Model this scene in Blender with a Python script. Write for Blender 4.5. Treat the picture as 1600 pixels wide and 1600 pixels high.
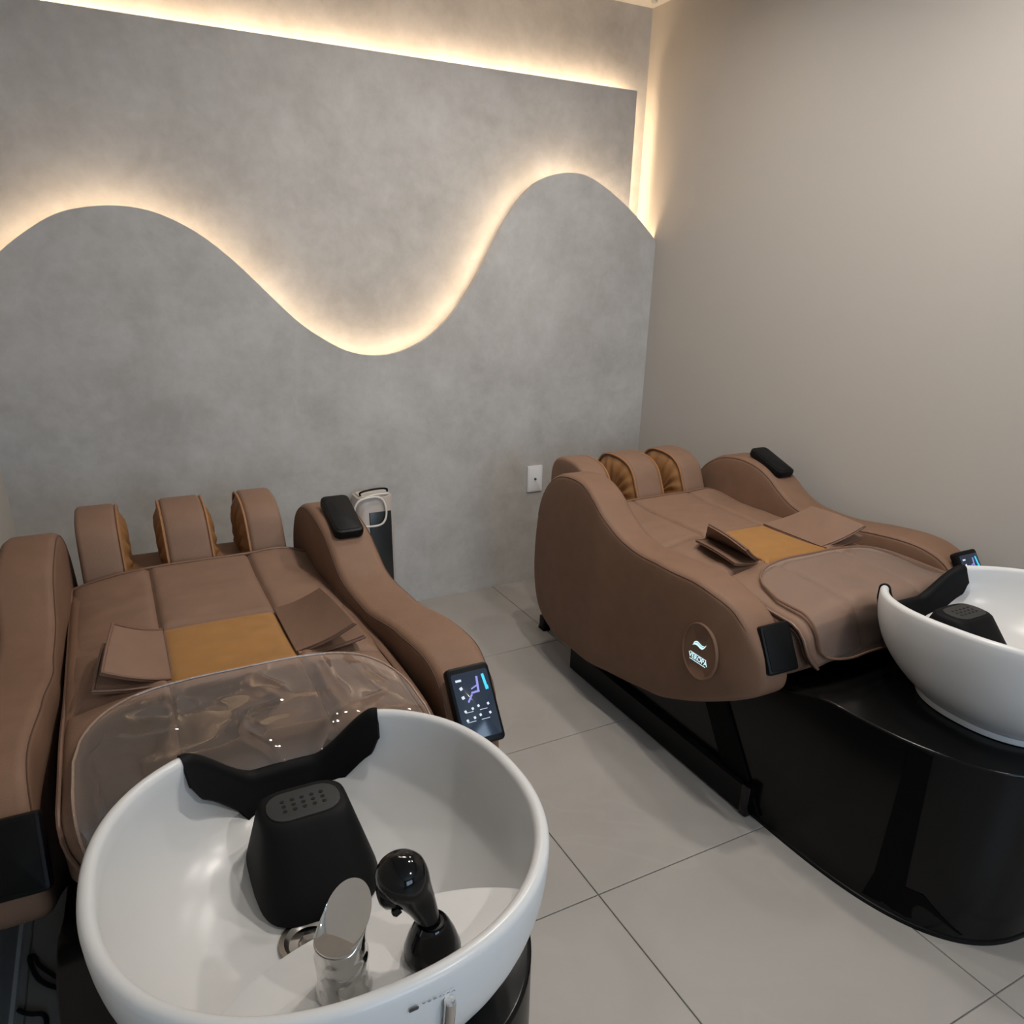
import bpy, bmesh, math, random
from mathutils import Vector, Matrix, noise

# ------------------------------------------------------------------ reset
for o in list(bpy.data.objects):
    bpy.data.objects.remove(o, do_unlink=True)
SC = bpy.context.scene
COL = SC.collection

# ------------------------------------------------------------------ camera
cam_d = bpy.data.cameras.new('camera')
cam = bpy.data.objects.new('camera', cam_d)
COL.objects.link(cam)
cam_d.sensor_width = 36.0
cam_d.lens = 1161.96 / 1600 * 36.0
cam_d.shift_x = -0.0005
cam_d.shift_y = 0.0619
cam_d.clip_start = 0.01


def _rot(r):
    v = Vector(r)
    return Matrix.Rotation(v.length, 3, v.normalized())


_B = Matrix(((1, 0, 0), (0, 0, -1), (0, 1, 0)))
_R = _rot((.3850, -.4765, -.0743)) @ _B          # rows: right, down, forward
_m = Matrix((_R[0], -Vector(_R[1]), -Vector(_R[2]))).transposed().to_4x4()
_m.translation = (0, 0, 1.39)
cam.matrix_world = _m
SC.camera = cam

# ------------------------------------------------------------------ world, exposure
w = bpy.data.worlds.new('world')
SC.world = w
w.use_nodes = True
w.node_tree.nodes['Background'].inputs[0].default_value = (0.72, 0.85, 1.0, 1)
w.node_tree.nodes['Background'].inputs[1].default_value = 0.9
SC.view_settings.view_transform = 'Standard'
SC.view_settings.look = 'None'
SC.view_settings.gamma = 1.0
SC.view_settings.use_curve_mapping = False
SC.view_settings.exposure = 0.34
SC.cycles.max_bounces = 6
SC.cycles.diffuse_bounces = 3
SC.cycles.glossy_bounces = 3
SC.cycles.sample_clamp_indirect = 6.0
SC.cycles.use_adaptive_sampling = True
SC.cycles.adaptive_threshold = 0.06
SC.cycles.adaptive_min_samples = 16

LED_STRENGTH = 18.5
LED_COL = (1.0, 0.73, 0.46)
DOWN_COL = (1.0, 0.94, 0.87)

# room limits
XL, XR, YB, YF, ZC = -0.382, 2.229, 3.07, -2.6, 2.413
YP = 2.92            # face of the wave panel
YU = 3.004           # face of the upper panel


def area_light(name, loc, rot, sx, sy, power, col, shape='RECTANGLE'):
    d = bpy.data.lights.new(name, 'AREA')
    d.shape = shape
    d.size = sx
    if shape in ('RECTANGLE', 'ELLIPSE'):
        d.size_y = sy
    d.energy = power
    d.color = col
    o = bpy.data.objects.new(name, d)
    COL.objects.link(o)
    o.location = loc
    o.rotation_euler = rot
    return o


# daylight entering through the window opening behind the camera
area_light('window_daylight', (0.9, YF - 0.1, 1.45), (math.radians(90), 0, 0), 1.5, 1.3, 28, (0.55, 0.76, 1.0))

# ------------------------------------------------------------------ materials
MATS = {}


def mat(name, col, rough=0.5, metal=0.0, bump=0.0, bscale=200.0, var=0.0, vscale=6.0, coat=0.0, emit=None,
        estr=0.0, col2=None, spec=0.5, detail=4.0, sheen=0.0):
    if name in MATS:
        return MATS[name]
    m = bpy.data.materials.new(name)
    m.use_nodes = True
    nt = m.node_tree
    b = nt.nodes['Principled BSDF']
    b.inputs['Base Color'].default_value = (*col, 1)
    b.inputs['Roughness'].default_value = rough
    b.inputs['Metallic'].default_value = metal
    b.inputs['Specular IOR Level'].default_value = spec
    if coat:
        b.inputs['Coat Weight'].default_value = coat
        b.inputs['Coat Roughness'].default_value = 0.05
    if sheen:
        b.inputs['Sheen Weight'].default_value = sheen
    if emit:
        b.inputs['Emission Color'].default_value = (*emit, 1)
        b.inputs['Emission Strength'].default_value = estr
    tc = nt.nodes.new('ShaderNodeTexCoord')
    if var:
        n = nt.nodes.new('ShaderNodeTexNoise')
        n.inputs['Scale'].default_value = vscale
        n.inputs['Detail'].default_value = detail
        r = nt.nodes.new('ShaderNodeValToRGB')
        c2 = col2 or tuple(c * (1 - var) for c in col)
        c1 = col if col2 else tuple(min(1, c * (1 + var)) for c in col)
        r.color_ramp.elements[0].color = (*c2, 1)
        r.color_ramp.elements[1].color = (*c1, 1)
        r.color_ramp.elements[0].position = 0.3
        r.color_ramp.elements[1].position = 0.7
        nt.links.new(tc.outputs['Object'], n.inputs['Vector'])
        nt.links.new(n.outputs['Fac'], r.inputs['Fac'])
        nt.links.new(r.outputs['Color'], b.inputs['Base Color'])
    if bump:
        n2 = nt.nodes.new('ShaderNodeTexNoise')
        n2.inputs['Scale'].default_value = bscale
        n2.inputs['Detail'].default_value = 2
        bp = nt.nodes.new('ShaderNodeBump')
        bp.inputs['Strength'].default_value = bump
        bp.inputs['Distance'].default_value = 0.002
        nt.links.new(tc.outputs['Object'], n2.inputs['Vector'])
        nt.links.new(n2.outputs['Fac'], bp.inputs['Height'])
        nt.links.new(bp.outputs['Normal'], b.inputs['Normal'])
    MATS[name] = m
    return m


def plaster():
    """cement plaster: cloudy warm greys at three scales"""
    if 'plaster' in MATS:
        return MATS['plaster']
    m = bpy.data.materials.new('cement_plaster')
    m.use_nodes = True
    nt = m.node_tree
    b = nt.nodes['Principled BSDF']
    b.inputs['Roughness'].default_value = 0.6
    b.inputs['Specular IOR Level'].default_value = 0.3
    geo = nt.nodes.new('ShaderNodeNewGeometry')
    prev = None
    for sc, det, amt, lo, hi in ((2.1, 6, 1.0, 0.34, 0.68), (7.0, 8, 0.45, 0.35, 0.7), (26.0, 5, 0.22, 0.3, 0.7)):
        n = nt.nodes.new('ShaderNodeTexNoise')
        n.inputs['Scale'].default_value = sc
        n.inputs['Detail'].default_value = det
        n.inputs['Roughness'].default_value = 0.62
        n.inputs['Distortion'].default_value = 0.35
        nt.links.new(geo.outputs['Position'], n.inputs['Vector'])
        mr = nt.nodes.new('ShaderNodeMapRange')
        mr.inputs['From Min'].default_value = lo
        mr.inputs['From Max'].default_value = hi
        nt.links.new(n.outputs['Fac'], mr.inputs['Value'])
        if prev is None:
            prev = mr.outputs['Result']
        else:
            mx = nt.nodes.new('ShaderNodeMix')
            mx.data_type = 'FLOAT'
            mx.inputs[0].default_value = amt
            nt.links.new(prev, mx.inputs[2])
            nt.links.new(mr.outputs['Result'], mx.inputs[3])
            prev = mx.outputs[0]
    r = nt.nodes.new('ShaderNodeValToRGB')
    e = r.color_ramp.elements
    e[0].position, e[0].color = 0.15, (0.395, 0.374, 0.350, 1)
    e[1].position, e[1].color = 0.85, (0.54, 0.522, 0.50, 1)
    nt.links.new(prev, r.inputs['Fac'])
    nt.links.new(r.outputs['Color'], b.inputs['Base Color'])
    bp = nt.nodes.new('ShaderNodeBump')
    bp.inputs['Strength'].default_value = 0.12
    bp.inputs['Distance'].default_value = 0.003
    nt.links.new(prev, bp.inputs['Height'])
    nt.links.new(bp.outputs['Normal'], b.inputs['Normal'])
    MATS['plaster'] = m
    return m


def tile_mat():
    if 'tile' in MATS:
        return MATS['tile']
    m = bpy.data.materials.new('porcelain_tile')
    m.use_nodes = True
    nt = m.node_tree
    b = nt.nodes['Principled BSDF']
    b.inputs['Roughness'].default_value = 0.45
    geo = nt.nodes.new('ShaderNodeNewGeometry')
    n = nt.nodes.new('ShaderNodeTexNoise')
    n.inputs['Scale'].default_value = 3.0
    n.inputs['Detail'].default_value = 6
    n.inputs['Distortion'].default_value = 0.8
    nt.links.new(geo.outputs['Position'], n.inputs['Vector'])
    r = nt.nodes.new('ShaderNodeValToRGB')
    e = r.color_ramp.elements
    e[0].position, e[0].color = 0.3, (0.315, 0.292, 0.266, 1)
    e[1].position, e[1].color = 0.7, (0.355, 0.33, 0.302, 1)
    nt.links.new(n.outputs['Fac'], r.inputs['Fac'])
    # faint pale veins
    v = nt.nodes.new('ShaderNodeTexNoise')
    v.inputs['Scale'].default_value = 1.3
    v.inputs['Detail'].default_value = 3
    v.inputs['Distortion'].default_value = 1.2
    nt.links.new(geo.outputs['Position'], v.inputs['Vector'])
    vr = nt.nodes.new('ShaderNodeValToRGB')
    ve = vr.color_ramp.elements
    ve[0].position, ve[0].color = 0.485, (0, 0, 0, 1)
    ve[1].position, ve[1].color = 0.515, (0, 0, 0, 1)
    x = vr.color_ramp.elements.new(0.5)
    x.color = (0.12, 0.12, 0.12, 1)
    nt.links.new(v.outputs['Fac'], vr.inputs['Fac'])
    mx = nt.nodes.new('ShaderNodeMix')
    mx.data_type = 'RGBA'
    nt.links.new(vr.outputs['Color'], mx.inputs[0])
    nt.links.new(r.outputs['Color'], mx.inputs[6])
    mx.inputs[7].default_value = (0.43, 0.40, 0.37, 1)
    nt.links.new(mx.outputs[2], b.inputs['Base Color'])
    MATS['tile'] = m
    return m


def clear_mat(name, milk, tint, rough, ior):
    """thin clear vinyl: see-through sheet with a reflecting face"""
    m = bpy.data.materials.new(name)
    m.use_nodes = True
    nt = m.node_tree
    nt.nodes.remove(nt.nodes['Principled BSDF'])
    out = nt.nodes['Material Output']
    tr = nt.nodes.new('ShaderNodeBsdfTransparent')
    tr.inputs[0].default_value = (*tint, 1)
    df = nt.nodes.new('ShaderNodeBsdfDiffuse')
    df.inputs[0].default_value = (0.55, 0.42, 0.35, 1)
    gl = nt.nodes.new('ShaderNodeBsdfGlossy')
    gl.inputs['Roughness'].default_value = rough
    m1 = nt.nodes.new('ShaderNodeMixShader')
    m1.inputs[0].default_value = milk
    nt.links.new(tr.outputs[0], m1.inputs[1])
    nt.links.new(df.outputs[0], m1.inputs[2])
    fr = nt.nodes.new('ShaderNodeFresnel')
    fr.inputs[0].default_value = ior
    m2 = nt.nodes.new('ShaderNodeMixShader')
    nt.links.new(fr.outputs[0], m2.inputs[0])
    nt.links.new(m1.outputs[0], m2.inputs[1])
    nt.links.new(gl.outputs[0], m2.inputs[2])
    nt.links.new(m2.outputs[0], out.inputs['Surface'])
    return m


def emit_mat(name, col, strength):
    m = bpy.data.materials.new(name)
    m.use_nodes = True
    b = m.node_tree.nodes['Principled BSDF']
    b.inputs['Base Color'].default_value = (0.02, 0.02, 0.02, 1)
    b.inputs['Emission Color'].default_value = (*col, 1)
    b.inputs['Emission Strength'].default_value = strength
    return m


M_WALL = mat('painted_wall', (0.455, 0.425, 0.388), 0.6, bump=0.05, bscale=90)
M_CEIL = mat('white_ceiling', (0.80, 0.77, 0.72), 0.7)
M_GROUT = mat('tile_grout', (0.22, 0.20, 0.18), 0.9)
M_TRIM = mat('white_trim', (0.66, 0.64, 0.61), 0.4)
M_LEATHER = mat('brown_leather', (0.188, 0.105, 0.066), 0.62, bump=0.3, bscale=520, var=0.05, vscale=18, spec=0.3)
M_LEATHER2 = mat('mat_leather', (0.208, 0.122, 0.081), 0.6, bump=0.3, bscale=520, var=0.05, vscale=18, spec=0.3)
M_SEAM = mat('seam_thread', (0.075, 0.038, 0.024), 0.6)
M_PIPING = mat('leather_piping', (0.17, 0.092, 0.06), 0.45)
M_ORANGE = mat('tan_orange_fabric', (0.30, 0.135, 0.024), 0.6, bump=0.1, bscale=300, var=0.06, vscale=25, sheen=0.1)
M_TAN = mat('tan_pleated_fabric', (0.25, 0.115, 0.038), 0.6, bump=0.1, bscale=300, var=0.08, vscale=30)
M_BLACKP = mat('black_plastic', (0.004, 0.004, 0.0045), 0.42, spec=0.16)
M_BLACKG = mat('gloss_black', (0.002, 0.002, 0.0025), 0.09, spec=0.35)
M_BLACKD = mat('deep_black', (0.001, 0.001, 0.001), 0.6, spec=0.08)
M_PED = mat('pedestal_black', (0.0035, 0.0035, 0.0035), 0.2, spec=0.22)
M_RUBBER = mat('black_silicone', (0.0035, 0.0035, 0.004), 0.62, spec=0.15)
M_RUBBER2 = mat('grey_silicone_top', (0.034, 0.034, 0.033), 0.65, spec=0.25)
M_HOLE = mat('hole_dark', (0.001, 0.001, 0.001), 0.9)
M_CERAMIC = mat('white_ceramic', (0.63, 0.627, 0.62), 0.26, spec=0.35)
M_CHROME = mat('chrome', (0.66, 0.65, 0.63), 0.06, metal=1.0)
M_STEEL = mat('brushed_steel', (0.52, 0.49, 0.46), 0.22, metal=1.0)
M_WHITEP = mat('white_plastic', (0.72, 0.72, 0.73), 0.35)
M_BEIGEP = mat('beige_plastic', (0.50, 0.43, 0.38), 0.35)
M_DGLASS = mat('dark_glass_panel', (0.022, 0.023, 0.023), 0.25)
M_CABLE = mat('black_cable', (0.004, 0.004, 0.004), 0.5)
M_CLEAR = clear_mat('clear_vinyl_crumpled', 0.12, (1.0, 0.99, 0.98), 0.025, 2.1)
M_CLEAR2 = clear_mat('clear_vinyl_smooth', 0.15, (1.0, 0.98, 0.97), 0.17, 1.5)
M_LED = emit_mat('warm_led', LED_COL, LED_STRENGTH)
M_LED_TOP = emit_mat('warm_led_cove', LED_COL, LED_STRENGTH * 1.75)
M_LOGO = emit_mat('lit_logo', (0.60, 0.90, 1.0), 0.95)
M_SCREEN = mat('screen_glass', (0.010, 0.012, 0.018), 0.12, emit=(0.10, 0.17, 0.30), estr=0.10)
M_ICONW = emit_mat('icon_white', (0.75, 0.85, 1.0), 0.75)
M_ICONC = emit_mat('icon_cyan', (0.05, 0.62, 0.95), 0.9)
M_ICONP = emit_mat('icon_violet', (0.35, 0.36, 0.95), 0.65)
M_PRINT = mat('dark_print', (0.02, 0.02, 0.03), 0.4)
M_PRINTG = mat('grey_print', (0.22, 0.24, 0.28), 0.4)
M_LAMP = emit_mat('lamp_lens', (1.0, 0.93, 0.84), 4.0)


# ------------------------------------------------------------------ mesh helpers
def mk(name, V, F, m, parent=None, off=(0, 0, 0), smooth=True, kind=None, angle=40):
    me = bpy.data.meshes.new(name)
    me.from_pydata([(v[0] - off[0], v[1] - off[1], v[2] - off[2]) for v in V], [], F)
    bm = bmesh.new()
    bm.from_mesh(me)
    bmesh.ops.remove_doubles(bm, verts=bm.verts, dist=1e-6)
    bmesh.ops.recalc_face_normals(bm, faces=bm.faces)
    bm.to_mesh(me)
    bm.free()
    me.materials.append(m)
    if smooth:
        me.shade_smooth()
        try:
            me.set_sharp_from_angle(angle=math.radians(angle))
        except Exception:
            pass
    o = bpy.data.objects.new(name, me)
    COL.objects.link(o)
    if parent:
        o.parent = parent
    if kind:
        o['kind'] = kind
    return o


def tag(o, label, cat, group=None):
    o['label'] = label
    o['category'] = cat
    if group:
        o['group'] = group
    return o


def empty(name, loc, label, cat, group=None):
    o = bpy.data.objects.new(name, None)
    o.empty_display_size = 0.1
    COL.objects.link(o)
    o.location = loc
    return tag(o, label, cat, group)


def copy_tree(o, parent=None):
    c = o.copy()
    COL.objects.link(c)
    c.parent = parent
    for ch in list(o.children):
        copy_tree(ch, c)
    return c


def box(x0, x1, y0, y1, z0, z1):
    V = [(x, y, z) for x in (x0, x1) for y in (y0, y1) for z in (z0, z1)]
    F = [(0, 1, 3, 2), (4, 6, 7, 5), (0, 4, 5, 1), (2, 3, 7, 6), (0, 2, 6, 4), (1, 5, 7, 3)]
    return V, F


def join(*vf):
    V, F = [], []
    for v, f in vf:
        n = len(V)
        V += list(v)
        F += [tuple(i + n for i in q) for q in f]
    return V, F


def grid(fn, nu, nv, wrap_u=False):
    V = [fn(i / (nu if wrap_u else nu - 1), j / (nv - 1)) for j in range(nv) for i in range(nu)]
    F = []
    for j in range(nv - 1):
        for i in range(nu if wrap_u else nu - 1):
            a, b = j * nu + i, j * nu + (i + 1) % nu
            F.append((a, b, b + nu, a + nu))
    return V, F


def tube(P, r, seg=8, closed=False, caps=True):
    P = [Vector(p) for p in P]
    n = len(P)
    V, F = [], []
    up = Vector((0, 0, 1))
    prev = None
    for i, p in enumerate(P):
        if closed:
            t = P[(i + 1) % n] - P[i - 1]
        else:
            t = P[min(i + 1, n - 1)] - P[max(i - 1, 0)]
        t = t.normalized() if t.length > 0 else Vector((0, 0, 1))
        if prev is None:
            a = t.cross(up)
            if a.length < 1e-3:
                a = t.cross(Vector((1, 0, 0)))
        else:
            a = prev - t * prev.dot(t)
            if a.length < 1e-6:
                a = t.orthogonal()
        a.normalize()
        prev = a
        b = t.cross(a)
        rr = r[i] if isinstance(r, (list, tuple)) else r
        for k in range(seg):
            q = 2 * math.pi * k / seg
            V.append(tuple(p + a * math.cos(q) * rr + b * math.sin(q) * rr))
    m = n if closed else n - 1
    for i in range(m):
        for k in range(seg):
            a0, a1 = i * seg + k, i * seg + (k + 1) % seg
            b0, b1 = ((i + 1) % n) * seg + k, ((i + 1) % n) * seg + (k + 1) % seg
            F.append((a0, a1, b1, b0))
    if caps and not closed:
        F.append(tuple(range(seg)))
        F.append(tuple((n - 1) * seg + k for k in range(seg)))
    return V, F


def lathe(prof, seg=32, c=(0, 0, 0), axis=None):
    """prof: (r, z) list; revolved about z through c (optionally tilted by a matrix)"""
    V, F = [], []
    for r, z in prof:
        for k in range(seg):
            q = 2 * math.pi * k / seg
            p = Vector((r * math.cos(q), r * math.sin(q), z))
            if axis is not None:
                p = axis @ p
            V.append((p.x + c[0], p.y + c[1], p.z + c[2]))
    for j in range(len(prof) - 1):
        for k in range(seg):
            a, b = j * seg + k, j * seg + (k + 1) % seg
            F.append((a, b, b + seg, a + seg))
    F.append(tuple(range(seg)))
    F.append(tuple((len(prof) - 1) * seg + k for k in range(seg)))
    return V, F


def catmull(P, n, closed=True):
    """resample control points into n points"""
    out = []
    m = len(P)
    segs = m if closed else m - 1
    for i in range(n):
        t = i / n * segs if closed else i / (n - 1) * segs
        k = min(int(t), segs - 1)
        f = t - k
        if closed:
            p0, p1, p2, p3 = (P[(k + j - 1) % m] for j in range(4))
        else:
            p0, p1, p2, p3 = (P[max(0, min(m - 1, k + j - 1))] for j in range(4))
        out.append(tuple(0.5 * ((2 * b) + (-a + c) * f + (2 * a - 5 * b + 4 * c - d) * f * f + (-a + 3 * b - 3 * c + d) * f ** 3)
                         for a, b, c, d in zip(p0, p1, p2, p3)))
    return out


def lerp_tab(tab, x):
    if x <= tab[0][0]:
        return tab[0][1]
    for (a, va), (b, vb) in zip(tab, tab[1:]):
        if x <= b:
            f = (x - a) / (b - a)
            f = f * f * (3 - 2 * f)
            return va + (vb - va) * f
    return tab[-1][1]


def sstep(a, b, x):
    t = max(0.0, min(1.0, (x - a) / (b - a)))
    return t * t * (3 - 2 * t)


def inset(L, d):
    n = len(L)
    area = sum(L[i][0] * L[(i + 1) % n][1] - L[(i + 1) % n][0] * L[i][1] for i in range(n))
    s = 1 if area > 0 else -1
    out = []
    for i in range(n):
        tx, ty = L[(i + 1) % n][0] - L[i - 1][0], L[(i + 1) % n][1] - L[i - 1][1]
        l = math.hypot(tx, ty) or 1
        out.append((L[i][0] - s * ty / l * d, L[i][1] + s * tx / l * d))
    return out


def slab(L, uin, uout, r, spine, bulge=0.0):
    """profile loop L in (y,z) swept in x from uin(y) to uout(y), rounded edges r; the two faces close on a spine"""
    n = len(L)
    rings = []
    arc = [(1 - math.cos(a), 1 - math.sin(a)) for a in (math.radians(x) for x in (0, 22.5, 45, 67.5, 90))]

    def ring(pts, ux):
        rings.append([(ux(p[0]), p[0], p[1]) for p in pts])
    body = [(r * (1 - s), r * (1 - c)) for s, c in ((math.sin(math.radians(a)), math.cos(math.radians(a))) for a in (90, 67, 45, 22, 0))]
    # inner face: from the spine outwards
    fr = (0.0, 0.3, 0.6, 0.85)
    L0 = inset(L, r)
    for f in fr:
        ring([(spine(p)[0] * (1 - f) + p[0] * f, spine(p)[1] * (1 - f) + p[1] * f) for p in L0], lambda y: uin(y))
    for a in (0, 22.5, 45, 67.5, 90):
        q = math.radians(a)
        ring(inset(L, r * (1 - math.sin(q))), lambda y, q=q: uin(y) + math.copysign(r * (1 - math.cos(q)), uout(y) - uin(y)))
    for a in (90, 67.5, 45, 22.5, 0):
        q = math.radians(a)
        ring(inset(L, r * (1 - math.sin(q))), lambda y, q=q: uout(y) - math.copysign(r * (1 - math.cos(q)), uout(y) - uin(y)))
    for f in reversed(fr):
        b = bulge * (1 - f * f)
        ring([(spine(p)[0] * (1 - f) + p[0] * f, spine(p)[1] * (1 - f) + p[1] * f) for p in L0],
             lambda y, b=b: uout(y) + math.copysign(b, uout(y) - uin(y)))
    V = [v for rg in rings for v in rg]
    F = []
    for j in range(len(rings) - 1):
        for i in range(n):
            a, b = j * n + i, j * n + (i + 1) % n
            F.append((a, b, b + n, a + n))
    return V, F


def rbox(sx, sy, sz, r, M=None):
    """box with rounded vertical corners and softened rims, centred, size sx,sy,sz"""
    def outline(ins):
        P = []
        hx, hy = sx / 2 - ins, sy / 2 - ins
        rr = max(r - ins, 1e-4)
        for cx, cy, a0 in ((hx - rr, hy - rr, 0), (-hx + rr, hy - rr, 90), (-hx + rr, -hy + rr, 180), (hx - rr, -hy + rr, 270)):
            for k in range(5):
                a = math.radians(a0 + 22.5 * k)
                P.append((cx + rr * math.cos(a), cy + rr * math.sin(a)))
        return P
    e = min(sz * 0.35, r * 0.5, 0.006)
    rings = []
    for z, i in ((-sz / 2, e), (-sz / 2 + e * .3, e * .3), (-sz / 2 + e, 0), (sz / 2 - e, 0), (sz / 2 - e * .3, e * .3), (sz / 2, e)):
        rings.append([(x, y, z) for x, y in outline(i)])
    n = len(rings[0])
    V = [v for rg in rings for v in rg]
    F = []
    for j in range(len(rings) - 1):
        for i in range(n):
            a, b = j * n + i, j * n + (i + 1) % n
            F.append((a, b, b + n, a + n))
    F.append(tuple(range(n)))
    F.append(tuple((len(rings) - 1) * n + i for i in range(n)))
    if M is not None:
        V = [tuple(M @ Vector(v)) for v in V]
    return V, F


def text_mesh(body, size, m, name, parent, M, extrude=0.0006, space=1.0):
    cu = bpy.data.curves.new(name, 'FONT')
    cu.body = body
    cu.size = size
    cu.extrude = extrude
    cu.align_x = 'CENTER'
    cu.align_y = 'CENTER'
    cu.space_character = space
    cu.resolution_u = 3
    t = bpy.data.objects.new('tmp', cu)
    COL.objects.link(t)
    dg = bpy.context.evaluated_depsgraph_get()
    me = bpy.data.meshes.new_from_object(t.evaluated_get(dg))
    bpy.data.objects.remove(t, do_unlink=True)
    me.transform(M)
    me.materials.clear()
    me.materials.append(m)
    o = bpy.data.objects.new(name, me)
    COL.objects.link(o)
    o.parent = parent
    return o


def structure(o, label=None):
    o['kind'] = 'structure'
    if label:
        o['label'] = label
    return o


# ------------------------------------------------------------------ the room
fl = structure(mk('floor', *box(XL - .1, XR + .1, YF - .1, YB + .1, -0.06, -0.004), M_GROUT, smooth=False),
               'beige grey porcelain tile floor with thin grout joints')
J = 0.0014
xs = [XL, -0.36, 0.24, 0.84, 1.44, 2.04, XR]
ys = [YF] + [2.91 - 0.6 * k for k in range(9, -1, -1) if 2.91 - 0.6 * k > YF + .05] + [YP + .03]
for i in range(len(xs) - 1):
    for j in range(len(ys) - 1):
        x0, x1, y0, y1 = xs[i] + J, xs[i + 1] - J, ys[j] + J, ys[j + 1] - J
        if x1 - x0 < .004 or y1 - y0 < .004:
            continue
        b = 0.0012
        V = [(x0, y0, -.004), (x1, y0, -.004), (x1, y1, -.004), (x0, y1, -.004),
             (x0, y0, -b), (x1, y0, -b), (x1, y1, -b), (x0, y1, -b),
             (x0 + b, y0 + b, 0), (x1 - b, y0 + b, 0), (x1 - b, y1 - b, 0), (x0 + b, y1 - b, 0)]
        F = [(0, 1, 5, 4), (1, 2, 6, 5), (2, 3, 7, 6), (3, 0, 4, 7), (4, 5, 9, 8), (5, 6, 10, 9), (6, 7, 11, 10), (7, 4, 8, 11), (8, 9, 10, 11)]
        mk('floor_tile', V, F, tile_mat(), fl, smooth=False)

structure(mk('wall_back', *box(XL - .1, XR + .1, YB, YB + .1, -.06, ZC + .1), plaster(), smooth=False))
structure(mk('wall_right', *box(XR, XR + .1, YF - .1, YB, -.06, ZC + .1), M_WALL, smooth=False))
structure(mk('wall_left', *box(XL - .1, XL, YF - .1, YB, -.06, ZC + .1), M_WALL, smooth=False))
structure(mk('ceiling', *box(XL - .1, XR + .1, YF - .1, YB + .1, ZC, ZC + .1), M_CEIL, smooth=False))
structure(mk('baseboard_left', *box(XL, XL + .008, YF, YP, 0, .018), M_TRIM, smooth=False))
# wall behind the camera with its window opening
structure(mk('wall_front', *join(box(XL, .1, YF - .1, YF, -.06, ZC), box(1.7, XR, YF - .1, YF, -.06, ZC),
                                 box(.1, 1.7, YF - .1, YF, -.06, .75), box(.1, 1.7, YF - .1, YF, 2.15, ZC)), M_WALL, smooth=False))
win = structure(mk('window_1', *join(box(.1, 1.7, YF - .07, YF - .03, .75, .79), box(.1, 1.7, YF - .07, YF - .03, 2.11, 2.15),
                                     box(.1, .14, YF - .07, YF - .03, .79, 2.11), box(1.66, 1.7, YF - .07, YF - .03, .79, 2.11),
                                     box(.88, .92, YF - .07, YF - .03, .79, 2.11)), M_TRIM, smooth=False))

# wave panel -----------------------------------------------------------------
WAVE = [(-0.382, 1.285), (-0.32, 1.352), (-0.248, 1.418), (-0.19, 1.463), (-0.113, 1.513), (-0.038, 1.543), (0.062, 1.559), (0.162, 1.555),
        (0.253, 1.527), (0.345, 1.475), (0.439, 1.397), (0.537, 1.298), (0.641, 1.197), (0.754, 1.122), (0.839, 1.087),
        (0.928, 1.075), (1.02, 1.087), (1.129, 1.133), (1.228, 1.21), (1.312, 1.311), (1.383, 1.419), (1.467, 1.56),
        (1.551, 1.669), (1.636, 1.731), (1.753, 1.764), (1.861, 1.757), (1.976, 1.707), (2.099, 1.633), (2.229, 1.530)]
W = catmull(WAVE, 169, closed=False)
T = 0.018
V, F = [], []
for x, z in W:
    V += [(x, YP, 0), (x, YP, z), (x, YP + T, z), (x, YP + T, 0)]
for i in range(len(W) - 1):
    a, b = 4 * i, 4 * (i + 1)
    for k in range(4):
        F.append((a + k, a + (k + 1) % 4, b + (k + 1) % 4, b + k))
F += [(0, 1, 2, 3), tuple(4 * (len(W) - 1) + k for k in range(4))]
wp = structure(mk('trim_1', V, F, plaster(), angle=30), 'lower grey cement wall panel with a wavy top edge')


def led_ribbon(name, P, N, wdt, parent):
    """flat led ribbon along P lying in the y direction, facing N"""
    V, F = [], []
    for (x, z), (y0, y1) in zip(P, N):
        V += [(x, y0, z), (x, y1, z)]
    for i in range(len(P) - 1):
        F.append((2 * i, 2 * i + 1, 2 * i + 3, 2 * i + 2))
    return mk(name, V, F, M_LED, parent)


# strip behind the wave edge, set a little below it, shining up the face behind
off = []
for i, (x, z) in enumerate(W):
    x0, z0 = W[max(0, i - 1)]
    x1, z1 = W[min(len(W) - 1, i + 1)]
    l = math.hypot(x1 - x0, z1 - z0)
    nx, nz = (z1 - z0) / l, -(x1 - x0) / l
    off.append((min(XR - .006, max(XL + .006, x + nx * .022)), z + nz * .022))
led_ribbon('led_strip', off, [(YP + T + .003, YP + T + .016)] * len(off), 0, wp)
# closing batten under the strip so light only escapes upward
V, F = [], []
for (x, z) in off:
    V += [(x, YP + T, z - .006), (x, YU - .001, z - .006)]
for i in range(len(off) - 1):
    F.append((2 * i, 2 * i + 1, 2 * i + 3, 2 * i + 2))
mk('batten', V, F, M_TRIM, wp)

# upper panel ------------------------------------------------------------------
UZ, UX = 2.100, 2.133
up = structure(mk('trim_2', *box(XL, UX, YU, YU + .018, .02, UZ), plaster(), smooth=False), 'upper flat grey cement wall panel lit from behind')
mk('led_strip', *box(XL + .01, UX - .03, YU + .020, YU + .034, UZ - .030, UZ - .026), M_LED_TOP, up, smooth=False)
mk('led_strip', *box(UX - .030, UX - .026, YU + .020, YU + .034, 1.45, UZ - .03), M_LED_TOP, up, smooth=False)
mk('batten', *box(XL, UX - .04, YU + .018, YB - .001, UZ - .06, UZ - .04), M_TRIM, up, smooth=False)
mk('batten', *box(UX - .06, UX - .04, YU + .018, YB - .001, .02, UZ - .06), M_TRIM, up, smooth=False)

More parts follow.
